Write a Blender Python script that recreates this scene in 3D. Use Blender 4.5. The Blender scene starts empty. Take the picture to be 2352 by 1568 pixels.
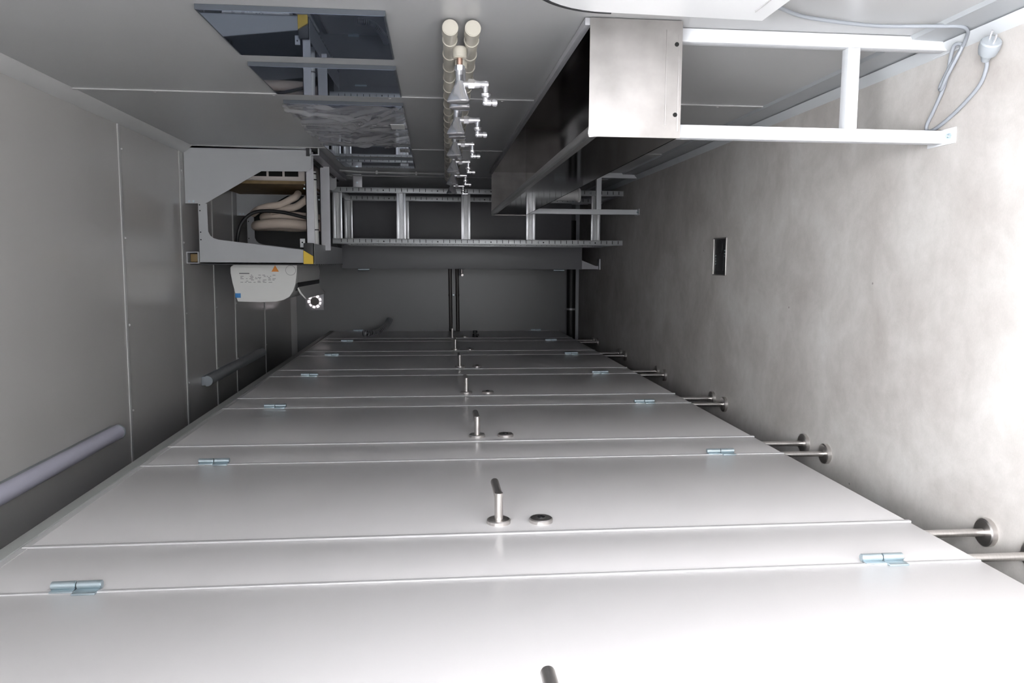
import bpy, bmesh, math, random
from mathutils import Vector, Matrix
random.seed(4)
PI = math.pi
scn = bpy.context.scene
COL = scn.collection

# ------------------------------------------------------------------ camera
CAMZ = 1.22
F_PX = 1774.5
def _rot(a, b, c):
    return Matrix.Rotation(c, 3, 'Z') @ Matrix.Rotation(b, 3, 'Y') @ Matrix.Rotation(a, 3, 'X')
_B = Matrix(((0, 0, -1), (1, 0, 0), (0, 1, 0)))          # the photographer held the camera turned a quarter
_M = _rot(-0.10217, -0.10073, 0.00493) @ _B               # rows: right, up, forward
cd = bpy.data.cameras.new('camera'); cam = bpy.data.objects.new('camera', cd); COL.objects.link(cam)
cd.sensor_width = 36; cd.lens = F_PX / 2352 * 36; cd.clip_start = 0.02
R3 = Matrix((_M[0], _M[1], -_M[2])).transposed()
cam.matrix_world = Matrix.Translation((0, 0, CAMZ)) @ R3.to_4x4()
scn.camera = cam

# ------------------------------------------------------------------ light and exposure
w = bpy.data.worlds.new('sky'); scn.world = w; w.use_nodes = True
nt = w.node_tree; bg = nt.nodes['Background']
tc = nt.nodes.new('ShaderNodeTexCoord'); sx = nt.nodes.new('ShaderNodeSeparateXYZ')
cr = nt.nodes.new('ShaderNodeValToRGB')
nt.links.new(tc.outputs['Generated'], sx.inputs[0]); nt.links.new(sx.outputs['Z'], cr.inputs[0])
cr.color_ramp.elements[0].position = 0.20; cr.color_ramp.elements[0].color = (0.035, 0.035, 0.037, 1)   # dim surroundings near the horizon, bright overcast sky above
cr.color_ramp.elements[1].position = 0.72; cr.color_ramp.elements[1].color = (0.97, 0.98, 1.0, 1)
nt.links.new(cr.outputs[0], bg.inputs[0]); bg.inputs[1].default_value = 58
scn.view_settings.view_transform = 'Standard'; scn.view_settings.look = 'None'
scn.view_settings.gamma = 1; scn.view_settings.use_curve_mapping = False
scn.view_settings.exposure = 0.05
try:
    scn.cycles.max_bounces = 10; scn.cycles.diffuse_bounces = 2; scn.cycles.glossy_bounces = 6
    scn.cycles.use_denoising = True
except Exception: pass

# ------------------------------------------------------------------ materials
def mat(name, col, rough=0.5, metal=0.0, var=0.0, vscale=6.0, bump=0.0, bscale=80.0, emis=None, estr=0, spec=0.5, coat=0.0, stretch=None, alpha=1.0):
    m = bpy.data.materials.new(name); m.use_nodes = True
    n = m.node_tree.nodes; l = m.node_tree.links; p = n['Principled BSDF']
    p.inputs['Base Color'].default_value = (*col, 1); p.inputs['Roughness'].default_value = rough
    p.inputs['Metallic'].default_value = metal; p.inputs['Specular IOR Level'].default_value = spec
    p.inputs['Coat Weight'].default_value = coat; p.inputs['Coat Roughness'].default_value = 0.12
    p.inputs['Alpha'].default_value = alpha
    tcn = n.new('ShaderNodeTexCoord'); mp = n.new('ShaderNodeMapping'); l.new(tcn.outputs['Object'], mp.inputs[0])
    if stretch: mp.inputs['Scale'].default_value = stretch
    if var > 0:
        t = n.new('ShaderNodeTexNoise'); t.inputs['Scale'].default_value = vscale; t.inputs['Detail'].default_value = 5
        l.new(mp.outputs[0], t.inputs[0]); r = n.new('ShaderNodeValToRGB'); l.new(t.outputs[0], r.inputs[0])
        r.color_ramp.elements[0].position = .3; r.color_ramp.elements[1].position = .7
        r.color_ramp.elements[0].color = (*[c*(1-var) for c in col], 1); r.color_ramp.elements[1].color = (*[min(1, c*(1+var)) for c in col], 1)
        l.new(r.outputs[0], p.inputs['Base Color'])
    if bump > 0:
        t = n.new('ShaderNodeTexNoise'); t.inputs['Scale'].default_value = bscale; t.inputs['Detail'].default_value = 3
        l.new(mp.outputs[0], t.inputs[0]); b = n.new('ShaderNodeBump'); b.inputs['Strength'].default_value = bump; b.inputs['Distance'].default_value = 0.002
        l.new(t.outputs[0], b.inputs['Height']); l.new(b.outputs[0], p.inputs['Normal'])
    if emis:
        p.inputs['Emission Color'].default_value = (*emis, 1); p.inputs['Emission Strength'].default_value = estr
    return m

M = {}
M['wall'] = mat('coated_wall_panel', (.43, .435, .44), .30, var=.03, vscale=2, bump=.04, bscale=40)
M['ceil'] = mat('coated_ceiling_panel', (.46, .452, .44), .20, var=.03, vscale=2, bump=.03, bscale=30)
M['trim'] = mat('joint_trim', (.50, .50, .50), .35, var=.03)
M['skirt'] = mat('grey_skirting', (.34, .355, .37), .4, var=.05)
M['skirtbead'] = mat('pale_skirting_bead', (.5, .52, .54), .35, var=.04)
M['hpl'] = mat('partition_laminate', (.67, .652, .656), .28, var=.02, vscale=3, bump=.03, bscale=60)
M['hpl_edge'] = mat('partition_edge', (.50, .495, .50), .35, var=.02)
M['hpl_dark'] = mat('partition_shadow_gap', (.30, .30, .31), .5, var=.03)
M['rail'] = mat('partition_head_rail', (.30, .31, .30), .42, var=.05)
M['steel'] = mat('brushed_steel', (.60, .575, .56), .36, 1.0, var=.06, vscale=30, bump=.05, stretch=(1, 1, 12))
M['chrome'] = mat('chrome', (.80, .80, .83), .13, .78, var=.02)
M['zinc'] = mat('zinc_plated_hinge', (.44, .52, .56), .34, .8, var=.05, vscale=40)
M['trough'] = mat('trough_stainless', (.30, .285, .28), .07, 1.0, var=.10, vscale=5, bump=.06, bscale=7)
M['troughrim'] = mat('trough_rim', (.50, .49, .49), .25, .9, var=.08, vscale=12)
M['troughend'] = mat('trough_end_plate', (.31, .295, .288), .45, .5, var=.22, vscale=9, bump=.15, bscale=14)
M['white'] = mat('white_powder_coat', (.62, .635, .66), .35, var=.02)
M['whitebox'] = mat('white_plastic', (.78, .79, .80), .3, var=.01)
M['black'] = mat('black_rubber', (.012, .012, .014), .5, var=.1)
M['blackhole'] = mat('black_hole', (.004, .004, .004), .9, var=.1)
M['grey_cable'] = mat('grey_cable', (.24, .255, .28), .45, var=.05)
M['plug'] = mat('grey_plug', (.27, .29, .31), .4, var=.04)
M['mirror'] = mat('mirror_glass', (.36, .43, .56), .02, .9, var=.03, vscale=3)
M['mirror_edge'] = mat('mirror_edge', (.07, .08, .095), .3, var=.05)
M['beige'] = mat('beige_pipe', (.46, .435, .375), .42, var=.05, vscale=12)
M['copper'] = mat('copper_nipple', (.62, .42, .33), .3, 1.0, var=.08)
M['plate'] = mat('bracket_white_paint', (.42, .43, .445), .38, var=.03)
M['bracketgrey'] = mat('galvanised_grey', (.40, .40, .42), .42, .3, var=.06, vscale=14)
M['alu'] = mat('aluminium_profile', (.56, .565, .58), .32, .55, var=.05, vscale=20)
M['aluslot'] = mat('slotted_rail', (.46, .475, .485), .42, .5, var=.06)
M['panel'] = mat('grey_panel', (.20, .20, .215), .4, var=.06, vscale=2)
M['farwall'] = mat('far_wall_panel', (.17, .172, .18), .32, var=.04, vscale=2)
M['ac'] = mat('ac_plastic', (.80, .80, .78), .35, var=.015)
M['acpink'] = mat('beige_metal_case', (.62, .56, .53), .45, var=.04)
M['tray'] = mat('brown_board', (.20, .135, .055), .55, var=.25, vscale=18)
M['insul'] = mat('insulated_hose', (.66, .56, .48), .7, var=.06, vscale=10, bump=.2)
M['yellow'] = mat('yellow_plastic', (.78, .52, .03), .45, var=.04)
M['orange'] = mat('orange_warning', (.85, .30, .04), .45, var=.03)
M['blue'] = mat('blue_sticker', (.05, .27, .66), .5, var=.03)
M['ink'] = mat('grey_ink', (.16, .16, .17), .6, var=.1)
M['paper'] = mat('white_label', (.75, .76, .76), .5, var=.02)
M['brown'] = mat('dark_brown_pipe', (.085, .075, .07), .35, var=.1)
M['pvc'] = mat('grey_drain_plastic', (.42, .42, .42), .4, var=.03)
M['diff'] = mat('lamp_diffuser', (.56, .55, .66), .35, var=.02)
M['lampend'] = mat('lamp_end', (.30, .33, .36), .4, var=.05)
M['led'] = mat('lit_led_ring', (1, .9, .9), .4, emis=(1, .90, .92), estr=2.2, var=.01)  # pale ring colour with even emission
M['stone'] = mat('outside_paving', (.14, .14, .14), .8, var=.15, vscale=3)
# wrinkled clear film
def film_mat():
    m = bpy.data.materials.new('clear_film'); m.use_nodes = True
    n = m.node_tree.nodes; l = m.node_tree.links
    for x in list(n): n.remove(x)
    o = n.new('ShaderNodeOutputMaterial'); mx = n.new('ShaderNodeMixShader'); tr = n.new('ShaderNodeBsdfTransparent'); pr = n.new('ShaderNodeBsdfPrincipled')
    pr.inputs['Base Color'].default_value = (.50, .50, .52, 1); pr.inputs['Roughness'].default_value = .16
    ns = n.new('ShaderNodeTexNoise'); ns.inputs['Scale'].default_value = 5; ns.inputs['Distortion'].default_value = 1.2
    tcn = n.new('ShaderNodeTexCoord'); l.new(tcn.outputs['Object'], ns.inputs[0])
    b = n.new('ShaderNodeBump'); b.inputs['Strength'].default_value = .6; b.inputs['Distance'].default_value = .02
    l.new(ns.outputs[0], b.inputs['Height']); l.new(b.outputs[0], pr.inputs['Normal'])
    mx.inputs[0].default_value = .5
    l.new(tr.outputs[0], mx.inputs[1]); l.new(pr.outputs[0], mx.inputs[2]); l.new(mx.outputs[0], o.inputs[0])
    return m
M['film'] = film_mat()
def floor_mat():
    m = bpy.data.materials.new('concrete_look_vinyl'); m.use_nodes = True
    n = m.node_tree.nodes; l = m.node_tree.links; p = n['Principled BSDF']
    tcn = n.new('ShaderNodeTexCoord')
    def noise(s, d, st=(1, 1, 1), dist=0):
        mp = n.new('ShaderNodeMapping'); mp.inputs['Scale'].default_value = st; l.new(tcn.outputs['Object'], mp.inputs[0])
        t = n.new('ShaderNodeTexNoise'); t.inputs['Scale'].default_value = s; t.inputs['Detail'].default_value = d; t.inputs['Distortion'].default_value = dist
        t.inputs['Roughness'].default_value = .62
        l.new(mp.outputs[0], t.inputs[0]); return t
    def ramp(t, a, b, ca, cb):
        r = n.new('ShaderNodeValToRGB'); l.new(t.outputs[0], r.inputs[0]); e = r.color_ramp.elements
        e[0].position = a; e[1].position = b; e[0].color = (*ca, 1); e[1].color = (*cb, 1); return r
    def mix(a, b, mode, f):
        x = n.new('ShaderNodeMix'); x.data_type = 'RGBA'; x.blend_type = mode; x.inputs[0].default_value = f
        l.new(a.outputs[0] if hasattr(a, 'outputs') else a, x.inputs[6]); l.new(b.outputs[0] if hasattr(b, 'outputs') else b, x.inputs[7]); return x.outputs[2]
    big = ramp(noise(3.2, 6, dist=.4), .32, .68, (.39, .365, .345), (.545, .53, .515))
    fine = ramp(noise(18, 10, (1, 1.2, 1), .5), .3, .7, (.84, .83, .82), (1, 1, 1))
    weave = ramp(noise(170, 2, (1, 2.4, 1)), .3, .7, (.93, .93, .93), (1, 1, 1))
    c = mix(big, fine, 'MULTIPLY', .7); c = mix(c, weave, 'MULTIPLY', .8)
    v = n.new('ShaderNodeTexVoronoi'); v.inputs['Scale'].default_value = 7; l.new(tcn.outputs['Object'], v.inputs[0])
    r = n.new('ShaderNodeValToRGB'); l.new(v.outputs['Distance'], r.inputs[0]); r.color_ramp.elements[0].position = .018; r.color_ramp.elements[1].position = .03
    r.color_ramp.elements[0].color = (.25, .23, .22, 1); r.color_ramp.elements[1].color = (1, 1, 1, 1)
    c = mix(c, r, 'MULTIPLY', .75)
    l.new(c, p.inputs['Base Color']); p.inputs['Roughness'].default_value = .55; p.inputs['Specular IOR Level'].default_value = .25
    b = n.new('ShaderNodeBump'); b.inputs['Strength'].default_value = .15; b.inputs['Distance'].default_value = .002
    t = noise(60, 4); l.new(t.outputs[0], b.inputs['Height']); l.new(b.outputs[0], p.inputs['Normal'])
    return m
M['floor'] = floor_mat()

# ------------------------------------------------------------------ mesh helpers
class MB:
    def __init__(s): s.bm = bmesh.new()
    def box(s, x0, x1, y0, y1, z0, z1, bev=0.0, mi=0, seg=2):
        b = bmesh.new(); bmesh.ops.create_cube(b, size=1)
        for v in b.verts:
            v.co = Vector(((x0+x1)/2 + v.co.x*(x1-x0), (y0+y1)/2 + v.co.y*(y1-y0), (z0+z1)/2 + v.co.z*(z1-z0)))
        if bev > 0: bmesh.ops.bevel(b, geom=b.edges[:], offset=bev, segments=seg, affect='EDGES', profile=.6)
        s._add(b, mi); return s
    def _add(s, b, mi=0, mtx=None):
        if mtx is not None: bmesh.ops.transform(b, matrix=mtx, verts=b.verts)
        for f in b.faces: f.material_index = mi
        me = bpy.data.meshes.new('tmp'); b.to_mesh(me); b.free(); s.bm.from_mesh(me); bpy.data.meshes.remove(me)
    def cyl(s, p0, p1, r0, r1=None, n=24, mi=0, bev=0.0):
        r1 = r0 if r1 is None else r1
        p0 = Vector(p0); p1 = Vector(p1); d = p1-p0
        b = bmesh.new(); bmesh.ops.create_cone(b, cap_ends=True, segments=n, radius1=r0, radius2=r1, depth=d.length)
        if bev > 0: 
            ed = [e for e in b.edges if len(e.link_faces) == 2 and any(len(f.verts) > 4 for f in e.link_faces)]
            bmesh.ops.bevel(b, geom=ed, offset=bev, segments=2, affect='EDGES')
        q = d.to_track_quat('Z', 'Y').to_matrix().to_4x4()
        s._add(b, mi, Matrix.Translation((p0+p1)/2) @ q); return s
    def lathe(s, p0, axis, prof, n=28, mi=0):       # prof: (distance along axis, radius)
        b = bmesh.new(); a = Vector(axis).normalized(); q = a.to_track_quat('Z', 'Y').to_matrix(); rings = []
        for t, r in prof:
            rings.append([b.verts.new(Vector(p0) + q @ Vector((r*math.cos(2*PI*k/n), r*math.sin(2*PI*k/n), t))) for k in range(n)])
        for A, Bq in zip(rings, rings[1:]):
            for k in range(n): b.faces.new((A[k], A[(k+1) % n], Bq[(k+1) % n], Bq[k]))
        b.faces.new(rings[0][::-1]); b.faces.new(rings[-1]); bmesh.ops.recalc_face_normals(b, faces=b.faces)
        s._add(b, mi); return s
    def prism(s, poly, axis, a0, a1, mi=0, bev=0.0):  # poly in the two other axes, in cyclic order of xyz
        b = bmesh.new()
        def P(u, v, t):
            return {'x': (t, u, v), 'y': (u, t, v), 'z': (u, v, t)}[axis]
        A = [b.verts.new(P(u, v, a0)) for u, v in poly]; Bq = [b.verts.new(P(u, v, a1)) for u, v in poly]
        n = len(poly)
        for k in range(n): b.faces.new((A[k], A[(k+1) % n], Bq[(k+1) % n], Bq[k]))
        b.faces.new(A[::-1]); b.faces.new(Bq); bmesh.ops.recalc_face_normals(b, faces=b.faces)
        if bev > 0: bmesh.ops.bevel(b, geom=b.edges[:], offset=bev, segments=2, affect='EDGES')
        s._add(b, mi); return s
    def tube(s, pts, r, n=14, mi=0, smooth=True, closed=False):
        pts = [Vector(p) for p in pts]
        if smooth and len(pts) > 2: pts = catmull(pts, 8, closed)
        b = bmesh.new(); rings = []; N = len(pts)
        up = None
        for i, p in enumerate(pts):
            if closed: t = pts[(i+1) % N]-pts[i-1]
            else: t = pts[min(i+1, N-1)]-pts[max(i-1, 0)]
            t.normalize()
            if up is None: up = Vector((0, 0, 1)) if abs(t.z) < .9 else Vector((1, 0, 0))
            u = (up - t*up.dot(t)).normalized(); up = u; v = t.cross(u)
            rings.append([b.verts.new(p + (u*math.cos(2*PI*k/n)+v*math.sin(2*PI*k/n))*r) for k in range(n)])
        prs = list(zip(rings, rings[1:])) + ([(rings[-1], rings[0])] if closed else [])
        for A, Bq in prs:
            for k in range(n): b.faces.new((A[k], A[(k+1) % n], Bq[(k+1) % n], Bq[k]))
        if not closed: b.faces.new(rings[0][::-1]); b.faces.new(rings[-1])
        bmesh.ops.recalc_face_normals(b, faces=b.faces)
        s._add(b, mi); return s
    def build(s, name, mats, parent=None, ang=35):
        me = bpy.data.meshes.new(name); vs = [v.co for v in s.bm.verts]
        lo = Vector([min(v[i] for v in vs) for i in range(3)]); hi = Vector([max(v[i] for v in vs) for i in range(3)])
        c = Vector(((lo.x+hi.x)/2, (lo.y+hi.y)/2, lo.z))
        bmesh.ops.translate(s.bm, verts=s.bm.verts, vec=-c)
        for f in s.bm.faces: f.smooth = True
        s.bm.to_mesh(me); s.bm.free()
        try: me.set_sharp_from_angle(angle=math.radians(ang))
        except Exception: pass
        for m in (mats if isinstance(mats, (list, tuple)) else [mats]): me.materials.append(m)
        o = bpy.data.objects.new(name, me); COL.objects.link(o)
        off = Vector((0, 0, 0)); q = parent
        while q: off += q.location; q = q.parent
        o.location = c - off; o.parent = parent
        return o
def catmull(p, k, closed=False):
    out = []; N = len(p); rng = range(N if closed else N-1)
    for i in rng:
        g = (lambda j: p[j % N]) if closed else (lambda j: p[max(0, min(N-1, j))])
        a, b, c, d = g(i-1), g(i), g(i+1), g(i+2)
        for j in range(k):
            t = j/k
            out.append(.5*((2*b)+(c-a)*t+(2*a-5*b+4*c-d)*t*t+(3*b-a-3*c+d)*t**3))
    if not closed: out.append(p[-1])
    return out
def tag(o, label, cat, group=None, kind=None):
    if label: o['label'] = label
    if cat: o['category'] = cat
    if group: o['group'] = group
    if kind: o['kind'] = kind
    return o
def thing(name, loc, label, cat, group=None):
    o = bpy.data.objects.new(name, None); COL.objects.link(o); o.location = loc; o.empty_display_size = .05
    return tag(o, label, cat, group)
def struct(name, mb, m, label=None):
    o = mb.build(name, m); o['kind'] = 'structure'
    if label: o['label'] = label
    return o
def kids(o): return [c for c in bpy.data.objects if c.parent == o]
def copy_tree(o, parent=None):
    c = o.copy(); COL.objects.link(c); c.parent = parent
    for k in kids(o): copy_tree(k, c)
    return c
def box(*a, **k): return MB().box(*a, **k)

W = .535; CE = 2.377; YB = 6.462; XL = -1.85; PX = -.57; YF = -.28
# ------------------------------------------------------------------ setting
struct('floor', box(XL-.1, W+.1, YF-.1, YB+.1, -.06, 0), M['floor'], 'concrete-look vinyl floor of the corridor')
struct('ceiling', box(XL-.1, W+.1, YF-.1, YB+.1, CE, CE+.06), M['ceil'], 'glossy grey panelled ceiling')
struct('wall_right', box(W, W+.06, YF-.1, YB+.1, 0, CE), M['wall'], 'grey panelled wall with mirrors and taps')
struct('wall_left', box(XL-.06, XL, YF-.1, YB+.1, 0, CE), M['wall'], 'grey wall behind the cubicles')
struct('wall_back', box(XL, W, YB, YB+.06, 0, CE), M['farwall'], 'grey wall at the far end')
struct('wall_front', box(XL, PX-.05, YF-.05, YF, 0, CE).box(PX-.05, W, YF-.05, YF, 2.15, CE), M['wall'], 'wall beside the entrance')
# outside ground beyond the open doorway
o = box(-12, 12, -25, YF-.12, -.30, -.2).build('ground', M['stone']); o['kind'] = 'structure'
# joint trims with rivets
def rivets(mb, pts, ax):
    for p in pts: mb.cyl(p, Vector(p)+Vector(ax)*.004, .006, .003, 10)
tn = 1
for y in (2.605, 3.785, 4.965, 6.1):
    mb = box(W-.004, W, y-.007, y+.007, .1, CE-.02, bev=.0015)
    rivets(mb, [(W, y+.022, .25+.37*k) for k in range(6)], (-1, 0, 0))
    struct('trim_%d' % tn, mb, M['trim']); tn += 1
for y in (3.045, 3.735, 4.24, 4.66, 5.45):
    mb = box(XL, W-.03, y-.009, y+.009, CE-.004, CE, bev=.0015)
    rivets(mb, [(W-.12-.33*k, y+.028, CE) for k in range(7)], (0, 0, -1))
    struct('trim_%d' % tn, mb, M['trim']); tn += 1
# corner trims: wall/ceiling
struct('trim_%d' % tn, MB().prism([(W, CE), (W-.035, CE), (W-.034, CE-.003), (W-.003, CE-.040), (W, CE-.041)], 'y', YF, YB), M['trim']); tn += 1
struct('trim_%d' % tn, MB().prism([(YB, CE), (YB-.035, CE), (YB-.003, CE-.04), (YB, CE-.041)], 'x', XL, W), M['trim']); tn += 1
struct('trim_%d' % tn, box(XL, W, YB-.012, YB, 0, .035, bev=.002), M['skirtbead']); tn += 1
struct('baseboard_right', MB().prism([(W, 0), (W-.018, 0), (W-.011, .02), (W-.009, .098), (W, .102)], 'y', YF, YB), M['skirt'], 'grey skirting under the tap wall')
struct('baseboard_bead_right', MB().prism([(W-.008, 0), (W-.036, 0), (W-.030, .010), (W-.015, .026)], 'y', YF, YB), M['skirtbead'])
struct('baseboard_left', box(XL, XL+.01, YF, YB, 0, .1), M['skirt'])

# ------------------------------------------------------------------ cubicle row
ZB, ZT = .167, 2.037; Y0, T, DW = 1.361, .85, .628
place = ['nearest the camera, its lever just entering the bottom edge', 'second from the entrance, the whole front in full view', 'third from the entrance', 'fourth from the entrance',
         'fifth from the entrance', 'sixth from the entrance', 'at the far wall, with a black ribbed hose on it']
def make_door():
    yh = Y0; yl = Y0-DW
    t = thing('cubicle_door', (PX, (yh+yl)/2, ZB), 'x', 'door', 'cubicle doors along the corridor')
    t['group'] = 'cubicle doors along the corridor'
    box(PX-.026, PX, yl+.006, yh-.006, ZB, ZT, bev=.0015).build('door_panel', M['hpl'], t)
    box(PX-.004, PX+.0022, yh-.014, yh-.006, ZB, ZT, bev=.001).build('edge_strip', M['hpl_edge'], t)
    for zc in (1.84, .361):
        h = MB().cyl((PX+.008, yh+.003, zc-.042), (PX+.008, yh+.003, zc-.001), .0075, n=16, bev=.001)
        h.cyl((PX+.008, yh+.003, zc+.001), (PX+.008, yh+.003, zc+.042), .0075, n=16, bev=.001)
        h.box(PX, PX+.0035, yh-.024, yh+.003, zc-.040, zc-.001, bev=.0008)
        h.box(PX, PX+.0035, yh-.014, yh+.003, zc+.001, zc+.040, bev=.0008)
        h.build('hinge', M['zinc'], t)
    yk = yl+.064
    hd = MB().lathe((PX, yk, 1.08), (1, 0, 0), [(0, .026), (.007, .026), (.0095, .0235), (.0098, .010)]).build('handle', M['steel'], t)
    MB().cyl((PX+.008, yk, 1.08), (PX+.068, yk, 1.08), .0095, n=20).cyl((PX+.0585, yk-.004, 1.08), (PX+.0585, yk+.118, 1.08), .0095, n=20, bev=.002).build('lever', M['steel'], hd)
    lk = MB().lathe((PX, yk, .986), (1, 0, 0), [(0, .026), (.007, .026), (.0095, .0235), (.0098, .010)]).build('lock', M['steel'], t)
    MB().cyl((PX+.008, yk, .986), (PX+.0112, yk, .986), .009, n=16).box(PX+.011, PX+.0125, yk-.006, yk+.006, .984, .988).build('keyhole', M['black'], lk)
    return t
d0 = make_door(); doors = []
for k in range(7):
    d = d0 if k == 0 else copy_tree(d0)
    d.location.y = Y0-DW/2 + T*k
    d['label'] = 'pale grey cubicle door with steel lever, ' + place[k]; doors.append(d)

def make_panel(w_):
    t = thing('partition_panel', (PX, w_/2, 0), 'x', 'partition panel', 'narrow panels between the cubicle doors')
    box(PX-.028, PX-.0005, 0, w_, ZB, ZT, bev=.001).build('panel', M['hpl'], t)
    box(PX-.004, PX+.0028, w_-.009, w_+.001, ZB-.004, ZT, bev=.0012).build('edge_strip', M['hpl_edge'], t)
    box(PX-.92, PX-.03, w_/2-.012, w_/2+.012, ZB, ZT, bev=.001).build('divider', M['hpl'], t)
    for y in (.044, .184):
        lg = MB().cyl((PX-.018, y, .008), (PX-.018, y, ZB+.01), .0085, n=20).build('leg', M['steel'], t)
        MB().lathe((PX-.018, y, 0), (0, 0, 1), [(0, .031), (.012, .031), (.0145, .028), (.015, .010)]).build('foot_disc', M['steel'], lg)
    return t
p0 = make_panel(T-DW)
pl = ['between the nearest and the second door, one foot cut by the photo edge', 'between the second and third door', 'between the third and fourth door', 'between the fourth and fifth door', 'between the fifth and sixth door', 'between the sixth and last door']
for k in range(6):
    p = p0 if k == 0 else copy_tree(p0)
    p.location.y = Y0 + T*k + (T-DW)/2
    p['label'] = 'narrow pale grey partition panel on steel feet, ' + pl[k]
t = thing('partition_end_panel', (PX, .2, 0), 'pale grey partition panel beside the camera before the first door', 'partition panel')
box(PX-.028, PX-.0005, YF, Y0-DW, ZB, ZT, bev=.001).build('panel', M['hpl'], t)  # unseen panel added to stop light leaking in behind the cubicles
MB().cyl((PX-.018, .3, 0), (PX-.018, .3, ZB+.01), .0085).build('leg', M['steel'], t)
t = thing('partition_head_rail', (PX, 3, ZT), 'long grey head rail capping the row of cubicle doors', 'rail')
box(PX-.030, PX+.004, YF, YB-.001, ZT+.002, ZT+.034, bev=.003).build('rail', M['rail'], t)
box(PX-.020, PX+.0005, YF, YB-.001, ZT-.012, ZT+.003).build('stop_strip', M['hpl_edge'], t)

# ------------------------------------------------------------------ black ribbed hose and fitting on the last door
t = thing('ribbed_hose', (PX+.03, 6.1, 1.6), 'short black ribbed hose bent up off the last cubicle door', 'hose')
pts = [(PX+.03, 5.95, 1.76), (PX+.028, 5.97, 1.70), (PX+.03, 6.02, 1.655), (PX+.055, 6.1, 1.61), (PX+.085, 6.16, 1.585), (PX+.115, 6.2, 1.57)]
MB().tube(pts, .018, 12).build('hose', M['black'], t)
cp = catmull([Vector(p) for p in pts], 5); rb = MB()
for a, b in zip(cp, cp[1:]):
    d = (b-a).normalized()*.003; m_ = (a+b)/2; rb.cyl(m_-d, m_+d, .0245, n=14)
rb.build('ribs', M['bracketgrey'], t)
t = thing('door_latch', (PX+.001, 5.95, .87), 'small black twist latch by the last cubicle lever', 'latch')
MB().lathe((PX+.001, 5.905, .905), (1, 0, 0), [(0, .022), (.01, .022), (.012, .012), (.03, .010), (.033, .018), (.05, .016)]).build('knob', M['black'], t)
box(PX+.001, PX+.014, 5.98, 6.03, .87, .92, bev=.004).build('catch', M['black'], t)

# ------------------------------------------------------------------ mirrors and films
my = [1.734, 2.204, 2.70, 3.17, 3.64, 4.11]
mlab = ['dark square wall mirror closest to the camera, first in the row', 'dark square wall mirror just before the wall joint, second in the row', 'square wall mirror under loose clear film with a white sticker',
        'square wall mirror under crinkled clear film, right behind the sticker one', 'small uncovered wall mirror with a barcode label beside the white bracket', 'farthest square wall mirror, reflecting the slotted rails']
for y, lb in zip(my, mlab):
    t = thing('wall_mirror', (W, y+.195, 1.32), lb, 'mirror', 'square mirrors over the taps')
    MB().prism([(W-.0115, y+.001), (W-.0005, y+.001), (W-.0005, y+.389), (W-.0045, y+.389)], 'z', 1.32, 1.715).build('backing', M['mirror_edge'], t)
    MB().prism([(W-.0122, y+.002), (W-.0116, y+.002), (W-.0046, y+.388), (W-.0052, y+.388)], 'z', 1.324, 1.711).build('glass', M['mirror'], t)
def film(y0, y1, seed, lab):
    rnd = random.Random(seed); b = bmesh.new(); NU, NV = 90, 70; folds = []
    for k in range(22):
        a = rnd.uniform(-.2, 1.3); folds.append((rnd.uniform(0, 1), rnd.uniform(0, 1), math.cos(a), math.sin(a), rnd.uniform(.012, .035), rnd.uniform(.004, .012), rnd.uniform(.2, .6)))
    g = []
    for i in range(NU+1):
        row = []
        for j in range(NV+1):
            u = i/NU; v = j/NV; h = 0
            for fu, fv, c, s_, wd, am, ln in folds:
                du, dv = u-fu, v-fv; a = -du*s_+dv*c; l_ = du*c+dv*s_
                h += am*math.exp(-(a/wd)**2)*math.exp(-(l_/ln)**2)
            pull = .012*math.sin(PI*u)*math.sin(PI*v)
            h += pull
            row.append(b.verts.new((W-.0135-h, y0+(y1-y0)*v + .006*math.sin(9*u+seed), 1.318+.40*u + .01*math.sin(7*v)*u)))
        g.append(row)
    for i in range(NU):
        for j in range(NV): b.faces.new((g[i][j], g[i+1][j], g[i+1][j+1], g[i][j+1]))
    mb = MB(); mb._add(b); o = mb.build('plastic_film', M['film'], ang=180)
    return tag(o, lab, 'plastic film', 'clear films over the mirrors')
film(2.70, 3.13, 3, 'loose clear plastic film over the mirror with the white sticker')
film(3.14, 3.62, 8, 'crinkled clear plastic film over the mirror behind the stickered one')
o = box(W-.034, W-.032, 2.93, 3.03, 1.325, 1.375).build('sticker', M['paper']); tag(o, 'small white rectangular sticker on the filmed mirror', 'sticker')
t = thing('barcode_label', (W-.006, 3.75, 1.33), 'small white barcode label on the mirror beside the bracket', 'label')
mb = box(W-.0134, W-.0128, 3.70, 3.80, 1.33, 1.375, mi=1)
for k in range(9): mb.box(W-.0138, W-.0133, 3.71, 3.79, 1.335+.0042*k, 1.335+.0042*k+.0016)
mb.build('label_print', [M['ink'], M['paper']], t)

# ------------------------------------------------------------------ beige supply pipes and taps
SL = -.016
def zz(y, z): return z + SL*(y-1.78)
for zc, lb in ((1.181, 'beige supply pipe, upper of the pair along the mirror wall'), (1.131, 'beige supply pipe, lower of the pair along the mirror wall')):
    t = thing('supply_pipe', (W-.02, 3.3, zc), lb, 'pipe', 'beige pipes along the wall')
    MB().cyl((W-.021, 1.80, zz(1.8, zc)), (W-.021, 4.92, zz(4.92, zc)), .0155, n=24).build('pipe', M['beige'], t)
    MB().cyl((W-.021, 1.765, zc), (W-.021, 1.812, zc), .0178, n=28, bev=.002).build('end_cap', M['beige'], t)
    for k in range(25):
        y = 1.86+.123*k; MB().cyl((W-.021, y-.005, zz(y, zc)), (W-.021, y+.005, zz(y, zc)), .0178, n=20).build('collar', M['beige'], t)
TY = [1.888, 2.354, 2.825, 3.317, 3.833, 4.359]
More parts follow.
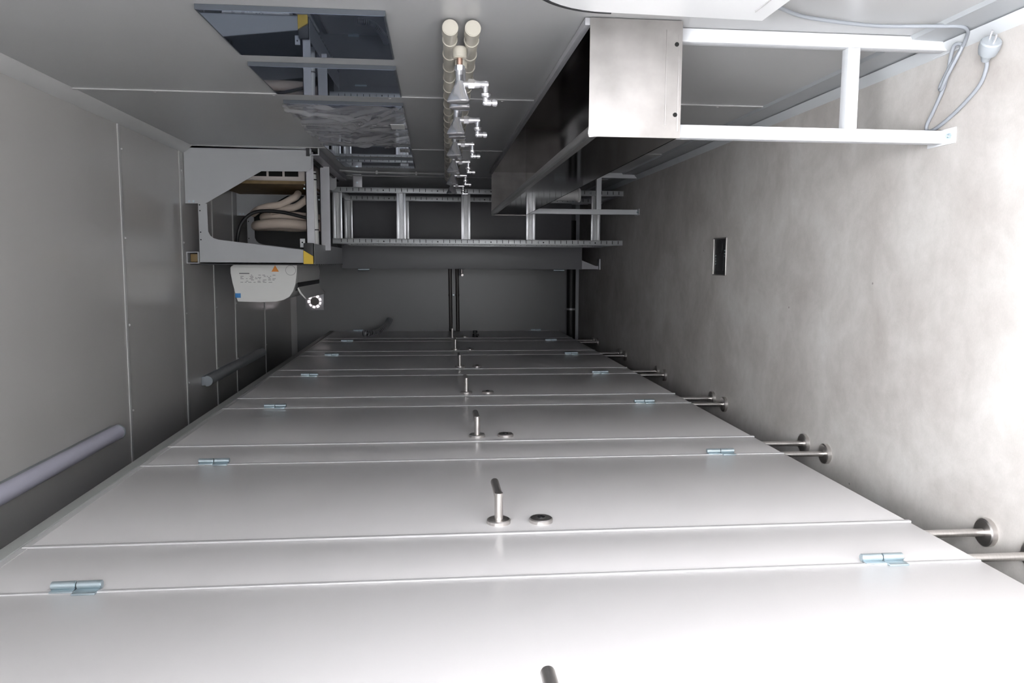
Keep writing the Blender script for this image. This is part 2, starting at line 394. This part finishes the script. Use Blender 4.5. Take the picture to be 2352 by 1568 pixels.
def cone(mb, x, y, z):       # triangular flared handle pointing into the room
    b = bmesh.new(); rings = []; n = 36
    for t_, r in ((0, .0095), (.004, .0102), (.014, .0140), (.030, .0205), (.042, .0255), (.047, .0268), (.0495, .0255), (.051, .020), (.0515, .004)):
        ring = []
        for k in range(n):
            a = 2*PI*k/n; tri = 1 + .14*min(1, t_/.04)*math.cos(3*a)
            ring.append(b.verts.new((x-t_, y+r*tri*math.sin(a), z+r*tri*math.cos(a))))
        rings.append(ring)
    for A, Bq in zip(rings, rings[1:]):
        for k in range(n): b.faces.new((A[k], A[(k+1) % n], Bq[(k+1) % n], Bq[k]))
    b.faces.new(rings[0]); b.faces.new(rings[-1]); bmesh.ops.recalc_face_normals(b, faces=b.faces); mb._add(b)
ord_ = ['first', 'second', 'third', 'fourth', 'fifth', 'sixth and farthest']
tlab = ['chrome wall tap nearest the camera with hanging angled spout', 'second chrome wall tap in the row, just past the wall joint', 'third chrome wall tap in the row above the trough',
        'fourth chrome wall tap in the row above the trough', 'fifth chrome wall tap in the row above the trough', 'sixth and farthest chrome wall tap above the trough']
vlab = ['chrome cone stop valve directly behind the nearest tap', 'chrome cone stop valve behind the second tap', 'chrome cone stop valve behind the third tap', 'chrome cone stop valve behind the fourth tap',
        'chrome cone stop valve behind the fifth tap', 'chrome cone stop valve behind the sixth tap']
def make_tap():
    y, z = 0, 0
    t = thing('wall_tap', (W-.03, 0, 0), 'x', 'tap', 'chrome taps over the trough')
    MB().cyl((W-.03, y, z), (W-.056, y, z), .0172, n=24, bev=.002).build('tee', M['beige'], t)
    MB().cyl((W-.055, y, z), (W-.073, y, z), .0072, n=16).build('nipple', M['copper'], t)
    b = MB().cyl((W-.072, y, z), (W-.084, y, z), .0125, n=6, bev=.001).cyl((W-.082, y, z), (W-.112, y, z), .0095, n=24)
    b.cyl((W-.114, y, z), (W-.114, y, z-.022), .0075, n=16); b.build('body', M['chrome'], t)
    h = MB().cyl((W-.095, y, z), (W-.112, y, z), .0095, n=24); cone(h, W-.108, y, z); h.build('handle', M['chrome'], t)
    s = MB().cyl((W-.114, y, z-.020), (W-.114, y, z-.035), .0125, n=6, bev=.001)
    s.cyl((W-.114, y, z-.034), (W-.114, y, z-.046), .0095, n=16).cyl((W-.114, y, z-.044), (W-.114, y, z-.050), .0078, n=16).cyl((W-.114, y, z-.050), (W-.114, y, z-.068), .0085, n=16, bev=.002)
    s.cyl((W-.108, y, z-.062), (W-.137, y, z-.062), .0068, n=16).lathe((W-.133, y, z-.062), (-1, 0, 0), [(0, .007), (.003, .0125), (.009, .0115), (.012, .0075), (.018, .0082), (.022, .0070)])
    s.cyl((W-.151, y, z-.062), (W-.161, y, z-.062), .0078, n=16, bev=.001).cyl((W-.156, y, z-.056), (W-.156, y, z-.076), .0078, n=16, bev=.002).cyl((W-.156, y, z-.077), (W-.156, y, z-.089), .0090, n=18, bev=.002)
    s.build('spout', M['chrome'], t)
    return t
def make_valve():
    t = thing('stop_valve', (W-.03, 0, 0), 'x', 'valve', 'chrome stop valves behind the taps')
    MB().cyl((W-.03, 0, 0), (W-.05, 0, 0), .016, n=20).build('tee', M['beige'], t)
    MB().cyl((W-.05, 0, 0), (W-.080, 0, 0), .0115, n=20).build('body', M['chrome'], t)
    h = MB().cyl((W-.078, 0, 0), (W-.102, 0, 0), .0105, n=20); cone(h, W-.098, 0, 0); h.build('handle', M['chrome'], t)
    return t
t0 = make_tap(); v0 = make_valve()
for k, y in enumerate(TY):
    a = t0 if k == 0 else copy_tree(t0); a.location = (W-.03, y, zz(y, 1.158)); a['label'] = tlab[k]
    b = v0 if k == 0 else copy_tree(v0); b.location = (W-.03, y+.125, zz(y, 1.150)); b['label'] = vlab[k]

# ------------------------------------------------------------------ stainless trough and its stands
TA, TB = 1.724, 4.62; TX0, TX1 = .281, .533; TZ0, TZ1 = .672, .876
t = thing('wash_trough', (.41, 3.2, TZ0), 'long open stainless steel wash trough along the mirror wall', 'trough')
mb = box(TX0, TX0+.003, TA, TB, TZ0, TZ1).box(TX0, TX1, TA, TB, TZ0, TZ0+.003).box(TX1-.003, TX1, TA, TB, TZ0, TZ1)
mb.build('basin', M['trough'], t)
mb = MB().prism([(TX0-.002, TZ1-.018), (TX0-.003, TZ1-.001), (TX0+.004, TZ1+.002), (TX0+.020, TZ1+.001), (TX0+.020, TZ1-.003), (TX0+.002, TZ1-.005)], 'y', TA, TB)
mb.build('front_rim', M['troughrim'], t)
box(TX1-.016, TX1, TA, TB, TZ1-.002, TZ1+.012, bev=.001).build('rear_upstand', M['bracketgrey'], t)
mb = box(TX0-.002, TX1, TA-.002, TA+.001, TZ0-.003, TZ1+.001, bev=.0006)
mb.box(TX0+.025, TX1-.02, TA-.0032, TA-.001, TZ0+.030, TZ0+.034, bev=.001).box(TX0+.012, TX1-.03, TA-.003, TA-.001, TZ0+.001, TZ0+.006, bev=.001)
mb.build('end_plate', M['troughend'], t)
box(TX0-.002, TX1, TB-.001, TB+.002, TZ0-.003, TZ1+.001).build('end_plate', M['troughend'], t)
for x in (.482, .330):
    MB().cyl((x, TA-.0035, TZ0+.010), (x, TA-.0015, TZ0+.010), .0048, n=16).build('screw_hole', M['blackhole'], t)
MB().cyl((.36, 4.2, TZ0+.001), (.366, 4.2, .45), .030, n=28).lathe((.366, 4.2, .425), (0, 0, 1), [(0, .033), (.003, .037), (.012, .037), (.016, .033), (.028, .031)]).build('drain_spout', M['pvc'], t)
def make_stand(y, lab):
    t = thing('trough_stand', (.41, y, 0), lab, 'stand', 'white stands under the trough')
    S = .030
    for x in (.504, .289):
        lg = box(x, x+S, y, y+S, .004, TZ0-.004, bev=.002).build('leg', M['white'], t)
        fx = x-.003; f = box(fx-.001, fx+.036, y-.040, y+.062, 0, .004, bev=.001); 
        f.build('foot_plate', M['white'], lg)
        MB().cyl((x+.014, y-.022, .004), (x+.014, y-.022, .010), .007, n=6).cyl((x+.014, y-.022, .010), (x+.014, y-.022, .013), .004, n=12).build('bolt', M['zinc'], lg)
    box(.289+S, .504, y+.001, y+S-.001, .2235, .2535, bev=.002).build('crossbar', M['white'], t)
    return t
make_stand(1.775, 'white tubular stand under the near end of the steel trough')
make_stand(4.585, 'white tubular stand under the far end of the steel trough')

# ------------------------------------------------------------------ white box on the right wall, cable and plug
t = thing('appliance_box', (.51, 1.1, .56), 'white appliance with rounded black-edged corner on the wall before the trough', 'appliance')
pr = [(1.553, .558), (1.538, .880)]
pr += [(1.538-.17+.17*math.cos(a), .880+.17*math.sin(a)) for a in [PI/2*k/10 for k in range(1, 11)]] + [(.7, 1.05), (.7, .558)]
MB().prism(pr, 'x', .485, W-.001, bev=.004).build('shell', M['whitebox'], t)
ar = [(.490, 1.543-.17+.172*math.cos(a), .880+.172*math.sin(a)) for a in [-.05+PI/2*k/10*1.05 for k in range(11)]]
MB().tube(ar+[(.490, 1.0, 1.054)], .0045, 10).build('gasket', M['black'], t)
box(.482, .487, .9, 1.49, .60, .602).build('seam', M['hpl_edge'], t)
t = thing('power_cord', (.48, 1.58, 0), 'grey power cord looped on the floor with its round plug lying near the skirting', 'power cord')
MB().lathe((.445, 1.625, .022), (.6, -.62, .22), [(-.002, .008), (.012, .012), (.016, .018), (.030, .0215), (.043, .021), (.046, .0185), (.0465, .006)]).build('plug_housing', M['plug'], t)
dv = Vector((.6, -.62, .22)).normalized(); sd = dv.cross(Vector((0, 0, 1))).normalized()
for s_ in (-1, 1):
    b0 = Vector((.445, 1.625, .022)) + dv*.046 + sd*.0095*s_; MB().cyl(b0, b0+dv*.019, .0024, n=12).build('pin', M['chrome'], t)
cab = MB()
cab.tube([(.445, 1.622, .021), (.43, 1.63, .014), (.40, 1.655, .008), (.365, 1.71, .008), (.335, 1.78, .008), (.326, 1.825, .008), (.340, 1.838, .008), (.375, 1.812, .008), (.42, 1.778, .010), (.46, 1.758, .014), (.49, 1.742, .020), (.505, 1.727, .022),
          (.498, 1.712, .016), (.475, 1.722, .020), (.44, 1.75, .022), (.415, 1.775, .018), (.425, 1.785, .014), (.46, 1.752, .016), (.505, 1.70, .018), (.522, 1.66, .05), (.524, 1.665, .12), (.525, 1.68, .25), (.524, 1.64, .42), (.515, 1.56, .52), (.505, 1.50, .575)], .0042, 12)
cab.build('cable', M['grey_cable'], t)

# ------------------------------------------------------------------ floor socket box
t = thing('floor_box', (.03, 3.19, 0), 'open rectangular floor outlet box with black inside and steel frame', 'floor box')
fx0, fx1, fy0, fy1 = -.050, .110, 3.14, 3.29
mb = box(fx0, fx1, fy0, fy0+.005, .0005, .006, bev=.001).box(fx0, fx1, fy1-.005, fy1, .0005, .006, bev=.001).box(fx0, fx0+.005, fy0, fy1, .0005, .006, bev=.001).box(fx1-.005, fx1, fy0, fy1, .0005, .006, bev=.001)
mb.build('frame', M['steel'], t)
box(fx0+.004, fx1-.004, fy0+.004, fy1-.004, .0005, .0022).build('well', M['black'], t)
mb = MB().lathe((.072, 3.215, .002), (0, 0, 1), [(0, .030), (.004, .030), (.005, .024), (.003, .012)]).box(-.030, .035, 3.17, 3.25, .002, .0035, bev=.001)
mb.build('insert', M['black'], t)
for k in range(4): MB().cyl((.035-.012*k, 3.262, .002), (.035-.012*k, 3.262, .005), .003, n=10).build('screw', M['zinc'], t)
for k in range(3): MB().cyl((.055-.012*k, 3.158, .002), (.055-.012*k, 3.158, .005), .003, n=10).build('screw', M['zinc'], t)

# ------------------------------------------------------------------ ceiling strip lights
def lamp(y0, y1, x, lab, m1):
    t = thing('strip_light', (x, (y0+y1)/2, CE), lab, 'ceiling light', 'strip lights on the ceiling')
    box(x-.022, x+.022, y0, y1, CE-.020, CE, bev=.002).build('mount', M['lampend'], t)
    q = [(x-.024, CE-.018)] + [(x-.0 + .026*math.cos(a), CE-.024-.028*math.sin(a)) for a in [PI-PI*k/10 for k in range(11)]] + [(x+.024, CE-.018)]
    MB().prism(q, 'y', y0+.012, y1-.012).build('diffuser', m1, t)
    for a, b in ((y0, y0+.012), (y1-.012, y1)):
        q2 = [(x+(u-x)*1.04, CE+(v-CE)*1.03) for u, v in q]
        MB().prism(q2, 'y', a, b, bev=.001).build('end_cap', M['lampend'], t)
    return t
lamp(1.55, 2.86, -.612, 'long lilac-white ceiling strip light nearest the camera above the cubicles', M['diff'])
lamp(3.96, 5.22, -.598, 'unlit dark ceiling strip light farther back above the cubicles', M['skirt'])

# ------------------------------------------------------------------ ceiling-hung bracket frame
def bracket(y, lab, name='equipment_bracket'):
    t = thing(name, (.27, y, 1.79), lab, 'bracket', 'bracket plates of the hanging frame')
    up = [(.533, 2.375), (.527, 1.792), (.440, 1.794), (.424, 1.812), (.422, 2.025), (.275, 2.273), (.268, 2.285), (.268, 2.375)]
    MB().prism(up, 'y', y, y+.004).box(.524, .533, y, y+.03, 1.795, 2.37).build('upper_plate', M['plate'], t)
    lo = [(.268, 2.319), (-.010, 2.319), (-.010, 1.840), (.055, 1.840), (.0985, 2.215), (.101, 2.232), (.108, 2.254), (.120, 2.268), (.138, 2.277), (.268, 2.279)]
    MB().prism(lo, 'y', y+.004, y+.009).box(-.010, -.006, y+.004, y+.03, 1.84, 2.319).build('lower_arm', M['plate'], t)
    for x, z in ((.278, 2.357), (.278, 2.337)): MB().cyl((x, y-.003, z), (x, y, z), .0055, n=6).build('bolt', M['zinc'], t)
    for x, z in ((.262, 2.312), (.235, 2.311), (.135, 2.311), (.10, 2.311)): MB().cyl((x, y+.002, z), (x, y+.005, z), .003, n=10).build('hole', M['blackhole'], t)
    return t
bracket(3.80, 'white bracket plates of the hanging frame, front pair with cut-away corner')
bracket(4.76, 'white bracket plates of the hanging frame, rear pair behind the hoses')
t = thing('mounting_rail', (.015, 4.3, 2.32), 'square hollow rail under the ceiling at the bracket corner', 'rail')
mb = box(-.012, .043, 3.79, 4.9, 2.371, 2.376).box(-.012, .043, 3.79, 4.9, 2.320, 2.325).box(-.012, -.008, 3.79, 4.9, 2.325, 2.371).box(.039, .043, 3.79, 4.9, 2.325, 2.371)
mb.build('tube', M['plate'], t)
box(-.006, .034, 3.80, 3.82, 2.328, 2.362, bev=.006).build('plug', M['tray'], t)
t = thing('fascia_panel', (-.01, 4.4, 1.79), 'long grey sheet fascia with folded lower edge carrying the indoor unit', 'panel')
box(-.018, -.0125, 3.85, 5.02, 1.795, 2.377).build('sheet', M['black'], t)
box(-.0125, .086, 3.862, 5.02, 1.795, 1.799).build('bottom_fold', M['plate'], t)
mb = MB()
for k in range(14): mb.prism([(3.86+.08*k, 1.7955), (3.90+.08*k, 1.7955), (3.88+.08*k, 1.790)], 'x', -.018, -.014)
mb.build('serrated_edge', M['rail'], t)
t = thing('corner_block', (.03, 3.82, 1.79), 'yellow and black end block at the lower bracket corner', 'block')
box(-.008, .088, 3.806, 3.845, 1.794, 1.838, bev=.002).build('black_block', M['black'], t)
MB().prism([(-.0115, 1.838), (.053, 1.838), (.026, 1.793), (-.0115, 1.793)], 'y', 3.794, 3.805, bev=.001).build('yellow_corner', M['yellow'], t)
t = thing('slotted_tab', (.08, 3.85, 1.84), 'small white holed tab beside the yellow corner', 'tab')
box(.068, .110, 3.85, 3.853, 1.838, 1.862, bev=.001).build('tab', M['white'], t)
MB().cyl((.092, 3.847, 1.851), (.092, 3.8505, 1.851), .0035, n=12).build('hole', M['blackhole'], t)
for nm, y, z0, z1, x0, x1, lab in (('cross_strut', 3.84, 1.790, 1.829, .088, .52, 'grey cross strut right behind the front bracket plates'), ('cross_strut', 4.25, 1.768, 1.820, .06, .505, 'wide grey cross strut between the white pipe and slotted frame')):
    t = thing(nm, ((x0+x1)/2, y, z0), lab, 'strut', 'cross struts of the hanging frame')
    box(x0, x1, y, y+.004, z0, z1).box(x0, x1, y, y+.018, z1-.004, z1).build('profile', M['bracketgrey'], t)
    MB().cyl((x0+.6*(x1-x0), y-.012, z1+.004), (x0+.6*(x1-x0), y, z1+.004), .004, n=12).build('bolt', M['zinc'], t)
t = thing('wall_rail', (.52, 4.3, 1.76), 'dark diagonal-looking rail along the mirror wall carrying the frame', 'rail')
box(.500, .533, 3.80, 4.95, 1.756, 1.762).box(.500, .505, 3.80, 4.95, 1.762, 1.80).build('angle', M['bracketgrey'], t)
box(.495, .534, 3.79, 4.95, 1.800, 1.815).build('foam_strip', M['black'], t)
# equipment inside
t = thing('fan_coil_unit', (.46, 4.4, 1.87), 'beige metal unit with square dark openings inside the hanging frame', 'unit')
ux0, ux1, uz0, uz1, uy = .405, .525, 1.872, 2.31, 4.08
box(ux0, ux1, uy, 4.66, uz0, uz1, bev=.003).build('case', M['acpink'], t)
for k in range(5):
    zc = 1.935+.079*k
    box(.428, .512, uy-.0015, uy+.001, zc-.034, zc+.034, bev=.0004).build('opening', M['blackhole'], t)
box(.412, .418, uy-.004, uy, 1.93, 2.25, bev=.0015).build('rib', M['acpink'], t)
t = thing('brown_tray', (.40, 4.3, 1.86), 'brown board along the side of the beige unit', 'board')
box(.388, .404, 4.05, 4.70, 1.86, 2.34).build('board', M['tray'], t)
box(.384, .390, 4.05, 4.70, 1.86, 1.87).box(.384, .390, 4.694, 4.70, 1.86, 2.34).build('metal_edge', M['bracketgrey'], t)
t = thing('insulated_hose', (.2, 4.45, 1.85), 'pale insulated hose coiled in flat loops inside the hanging frame', 'hose')
def ring(x, ry, rz, cy, cz, n=16): return [(x + .004*math.sin(k), cy+ry*math.cos(2*PI*k/n), cz+rz*math.sin(2*PI*k/n)) for k in range(n)]
MB().tube(ring(.198, .19, .17, 4.48, 2.03), .0265, 16, closed=True).tube(ring(.245, .17, .15, 4.48, 2.01), .0215, 16, closed=True).build('coil', M['insul'], t)
MB().tube([(.366, 4.35, 1.95), (.345, 4.30, 1.955), (.325, 4.28, 1.985), (.300, 4.27, 2.03), (.29, 4.27, 2.09), (.275, 4.3, 2.15), (.26, 4.40, 2.20)], .019, 14).build('upper_end', M['insul'], t)
MB().tube([(.366, 4.35, 1.885), (.342, 4.30, 1.89), (.315, 4.28, 1.915), (.29, 4.27, 1.95), (.28, 4.27, 2.0), (.265, 4.30, 2.08)], .019, 14).build('lower_end', M['insul'], t)
o = MB().tube([(.02, 4.22, 2.245), (.12, 4.20, 2.24), (.20, 4.20, 2.215), (.250, 4.20, 2.16), (.262, 4.20, 2.09), (.255, 4.20, 2.0), (.232, 4.2, 1.90), (.21, 4.2, 1.82)], .009, 12).build('black_cable', M['black']); tag(o, 'black cable arching over the coiled pale hose', 'cable')
t = thing('white_riser_pipe', (.25, 4.05, 1.82), 'white pipe with black bands behind the front cross strut', 'pipe')
MB().cyl((.06, 4.12, 1.824), (.46, 4.12, 1.834), .0155, n=24).build('pipe', M['ac'], t)
for x in (.415, .445, .16): MB().cyl((x, 4.12, 1.824+(x-.06)*.025), (x+.006, 4.12, 1.8242+(x-.06)*.025), .0168, n=24).build('band', M['black'], t)
box(-.010, .43, 5.03, 5.04, 1.83, 2.37).build('back_sheet', M['black'], None); tag(bpy.data.objects['back_sheet'], 'black sheet closing the back of the hanging frame', 'panel')  # sheet added to stand in black for the shade behind the frame

# ------------------------------------------------------------------ wall-mounted indoor air conditioner
t = thing('air_conditioner', (-.1, 4.4, 1.92), 'white indoor air conditioner on the fascia below the hanging frame', 'air conditioner')
ax = -.0178
prof = [(ax, 2.225), (-.030, 2.243), (-.060, 2.243), (-.110, 2.235), (-.165, 2.222), (-.204, 2.212), (-.207, 2.10), (-.204, 2.02), (-.196, 1.985), (-.180, 1.955), (-.150, 1.935), (-.110, 1.922), (-.060, 1.916), (ax, 1.914)]
# end cap facing the camera, then the body
MB().prism(prof, 'y', 4.05, 4.075, bev=.002).build('end_cap', M['ac'], t)
pb = [(ax, 2.215)] + [(x*.985, z*.998+.003) for x, z in prof[1:-1]] + [(ax, 1.922)]
MB().prism([p for p in pb], 'y', 4.075, 4.86).build('body', M['ac'], t)
inn = [(-.035, 2.19), (-.12, 2.205), (-.165, 2.19), (-.175, 2.10), (-.168, 2.01), (-.14, 1.965), (-.10, 1.945), (-.035, 1.94)]
MB().cyl((-.045, 4.0485, 1.945), (-.045, 4.050, 1.945), .026, n=28).cyl((-.045, 4.0480, 1.945), (-.045, 4.0486, 1.945), .0235, n=28, mi=1).build('knockout', [M['pvc'], M['ac']], t)
MB().prism([(-.052, 2.040), (-.020, 2.022), (-.052, 2.004)][::1], 'y', 4.0470, 4.0500).build('warning_triangle', M['orange'], t)
mb = box(-.125, -.055, 4.0490, 4.0500, 2.02, 2.215, mi=1); rnd = random.Random(5)
for r_ in range(7):
    z = 2.205 - .0; x = -.070-.006*r_
    zc = 2.195
    while zc > 2.03:
        wd = rnd.uniform(.006, .018)
        if rnd.random() < .72: mb.box(x-.0012, x+.0010, 4.0488, 4.0500, zc-wd, zc)
        zc -= wd+rnd.uniform(.004, .012)
mb.box(-.064, -.059, 4.0488, 4.0500, 2.150, 2.20)
mb.build('rating_label', [M['ink'], M['ac']], t)
box(-.185, -.162, 4.046, 4.075, 2.196, 2.222, bev=.001).build('blue_tape', M['blue'], t)
lv = MB().prism([(-.120, 1.925), (-.160, 1.905), (-.190, 1.880), (-.194, 1.884), (-.165, 1.912), (-.125, 1.932)], 'y', 4.11, 4.83)
lv.build('louver', M['ac'], t)
MB().prism([(-.150, 1.930), (-.128, 1.916), (-.108, 1.916), (-.12, 1.934)], 'y', 4.08, 4.84).build('outlet_slot', M['black'], t)

# ------------------------------------------------------------------ slotted installation frame
t = thing('installation_frame', (.3, 5.3, 0), 'tall aluminium installation frame with slotted posts and cross rungs', 'frame')
FA, FB = 4.95, 5.58
n_s = 0
for (x0, x1) in ((.112, .146), (.428, .462)):
    for y in (FA, FB):
        pz = MB().box(x0, x1, y, y+.003, 0, 1.846, bev=.0008).box(x0, x0+.003, y, y+.034, 0, 1.846).box(x1-.003, x1, y, y+.034, 0, 1.846)
        mb = pz; k = 0; z = .03
        while z < 1.83:
            if k % 9 == 4: mb.cyl(((x0+x1)/2, y-.0006, z), ((x0+x1)/2, y+.001, z), .0045, n=10, mi=1)
            elif k % 9 != 5: mb.box(x0+.010, x1-.004, y-.0006, y+.001, z-.0018, z+.0018, mi=1)
            else: mb.box(x0+.010, x1-.010, y-.0006, y+.001, z-.005, z-.003, mi=1); mb.box(x0+.014, x1-.014, y-.0006, y+.001, z+.002, z+.004, mi=1)
            z += .0375; k += 1
        mb.build('post', [M['aluslot'], M['blackhole']], t)
for y, f in ((FA, 1), (FB, 0)):
    for zc in ((1.815, 1.421, 1.015, .600, .178) if f else (1.815, 1.421)):
        mb = box(.146, .428, y+.004, y+.026, zc-.029, zc-.012, bev=.001).box(.146, .428, y+.004, y+.026, zc+.012, zc+.029, bev=.001).box(.146, .428, y+.010, y+.03, zc-.012, zc+.012)
        for q in (-.0115, -.004, .004, .0115): mb.box(.146, .428, y+.0035, y+.011, zc+q-.0014, zc+q+.0014, mi=1)
        mb.build('rung', [M['alu'], M['rail']], t)
for x in (.114, .430):
    box(x, x+.03, FA+.035, FB, 1.80, 1.83, bev=.001).build('side_bar', M['alu'], t)
    box(x, x+.03, FA+.035, FB, .02, .05, bev=.001).build('side_bar', M['alu'], t)

# ------------------------------------------------------------------ end cubicle across the corridor
t = thing('end_cubicle_panel', (.03, 5.64, 0), 'grey cubicle panel on a tapered foot facing the corridor end', 'partition panel')
box(-.047, .118, 5.63, 5.655, .134, 1.870, bev=.002).build('panel', M['panel'], t)
mb = MB().prism([(-.045, .134), (.019, .134), (-.022, .030), (-.022, .012), (-.045, .012)], 'y', 5.632, 5.652).box(-.048, .03, 5.60, 5.68, 0, .012, bev=.002)
mb.build('foot', M['bracketgrey'], t)
t = thing('side_cubicle_panel', (.3, 6.1, 0), 'recessed grey panel seen through the aluminium frame', 'partition panel')
box(.119, .520, 6.10, 6.125, .132, 1.868, bev=.002).build('panel', M['panel'], t)
box(.46, .50, 6.102, 6.122, 0, .134).build('foot', M['bracketgrey'], t)
t = thing('side_cubicle_door', (-.04, 6.05, .15), 'dark cubicle door seen edge-on beyond the end panel', 'door')
box(-.046, -.026, 5.66, 6.44, .15, 1.87, bev=.001).build('door_panel', M['panel'], t)
for z in (1.72, .30): MB().cyl((-.054, 5.66, z-.04), (-.054, 5.66, z+.04), .008, n=14).build('hinge', M['zinc'], t)
hd = MB().lathe((-.046, 6.36, .99), (-1, 0, 0), [(0, .026), (.009, .026), (.0095, .01)]).build('handle', M['black'], t)
MB().cyl((-.05, 6.36, .99), (-.11, 6.36, .99), .009).cyl((-.102, 6.36, .99), (-.102, 6.25, .99), .009).build('lever', M['steel'], hd)

# ------------------------------------------------------------------ far wall fittings
for z, lb in ((1.086, 'dark slim pipe across the far wall, upper of two'), (1.028, 'dark slim pipe across the far wall, lower of two')):
    t = thing('wall_pipe', (-.3, YB-.02, z), lb, 'pipe', 'slim dark pipes on the far wall')
    MB().cyl((.30, YB-.020, z+.004), (-1.2, YB-.020, z-.018), .0140, n=16).build('pipe', M['brown'], t)
    MB().cyl((-.262, YB-.02, z-.004), (-.278, YB-.02, z-.004), .017, n=16).build('clip', M['brown'], t)
box(-.276, -.264, YB-.016, YB-.001, 1.050, 1.064, bev=.001).build('pipe_clamp', M['zinc']); tag(bpy.data.objects['pipe_clamp'], 'tiny metal clamp between the two dark far-wall pipes', 'clamp')
t = thing('drain_pipe', (-.3, YB-.04, .07), 'thick black drain pipe low along the far wall', 'pipe')
MB().cyl((.35, YB-.042, .072), (-1.3, YB-.042, .066), .036, n=24).build('pipe', M['black'], t)
MB().cyl((-.378, YB-.042, .07), (-.394, YB-.042, .07), .040, n=24).cyl((-.386, YB-.06, .108), (-.386, YB-.05, .122), .006).build('clamp', M['bracketgrey'], t)
t = thing('ring_light', (-.325, YB, 2.115), 'small square far-wall fitting with a bright broken ring', 'light')
box(-.395, -.253, YB-.010, YB-.001, 2.116, 2.262, bev=.002).build('plate', M['bracketgrey'], t)
mb = MB()
for k in range(9):
    a0 = 2*PI*k/9; pts = [(-.324+.046*math.cos(a0+q*.13), YB-.014, 2.188+.046*math.sin(a0+q*.13)) for q in range(4)]
    mb.tube(pts, .0065 + .002*(k % 3), 8, smooth=False)
mb.build('lit_ring', M['led'], t)  # broken ring glows by its own emission
MB().cyl((-.324, YB-.016, 2.188), (-.324, YB-.010, 2.188), .034, n=28).build('centre', M['brown'], t)
# conduit and bracket on the mirror wall beyond the last mirror
t = thing('wall_conduit', (.53, 4.75, 1.1), 'thin grey conduit with clips running down the wall behind the taps', 'conduit')
MB().tube([(.525, 4.60, 1.76), (.524, 4.66, 1.66), (.526, 4.70, 1.5), (.527, 4.72, 1.3), (.527, 4.72, 1.1)], .0065, 12).build('tube', M['pvc'], t)
for y, z in ((4.68, 1.55), (4.71, 1.32), (4.72, 1.15)): box(.512, .5345, y-.012, y+.012, z-.006, z+.006, bev=.002).build('clip', M['pvc'], t)
t = thing('angle_bracket', (.48, 4.85, 1.63), 'grey angle bracket holding the aluminium frame to the wall', 'bracket')
box(.462, .5345, 4.952, 4.957, 1.66, 1.715, bev=.001).box(.529, .5345, 4.89, 4.957, 1.66, 1.715, bev=.001).build('angle', M['bracketgrey'], t)
MB().cyl((.49, 4.948, 1.69), (.49, 4.953, 1.69), .006, n=6).build('bolt', M['zinc'], t)
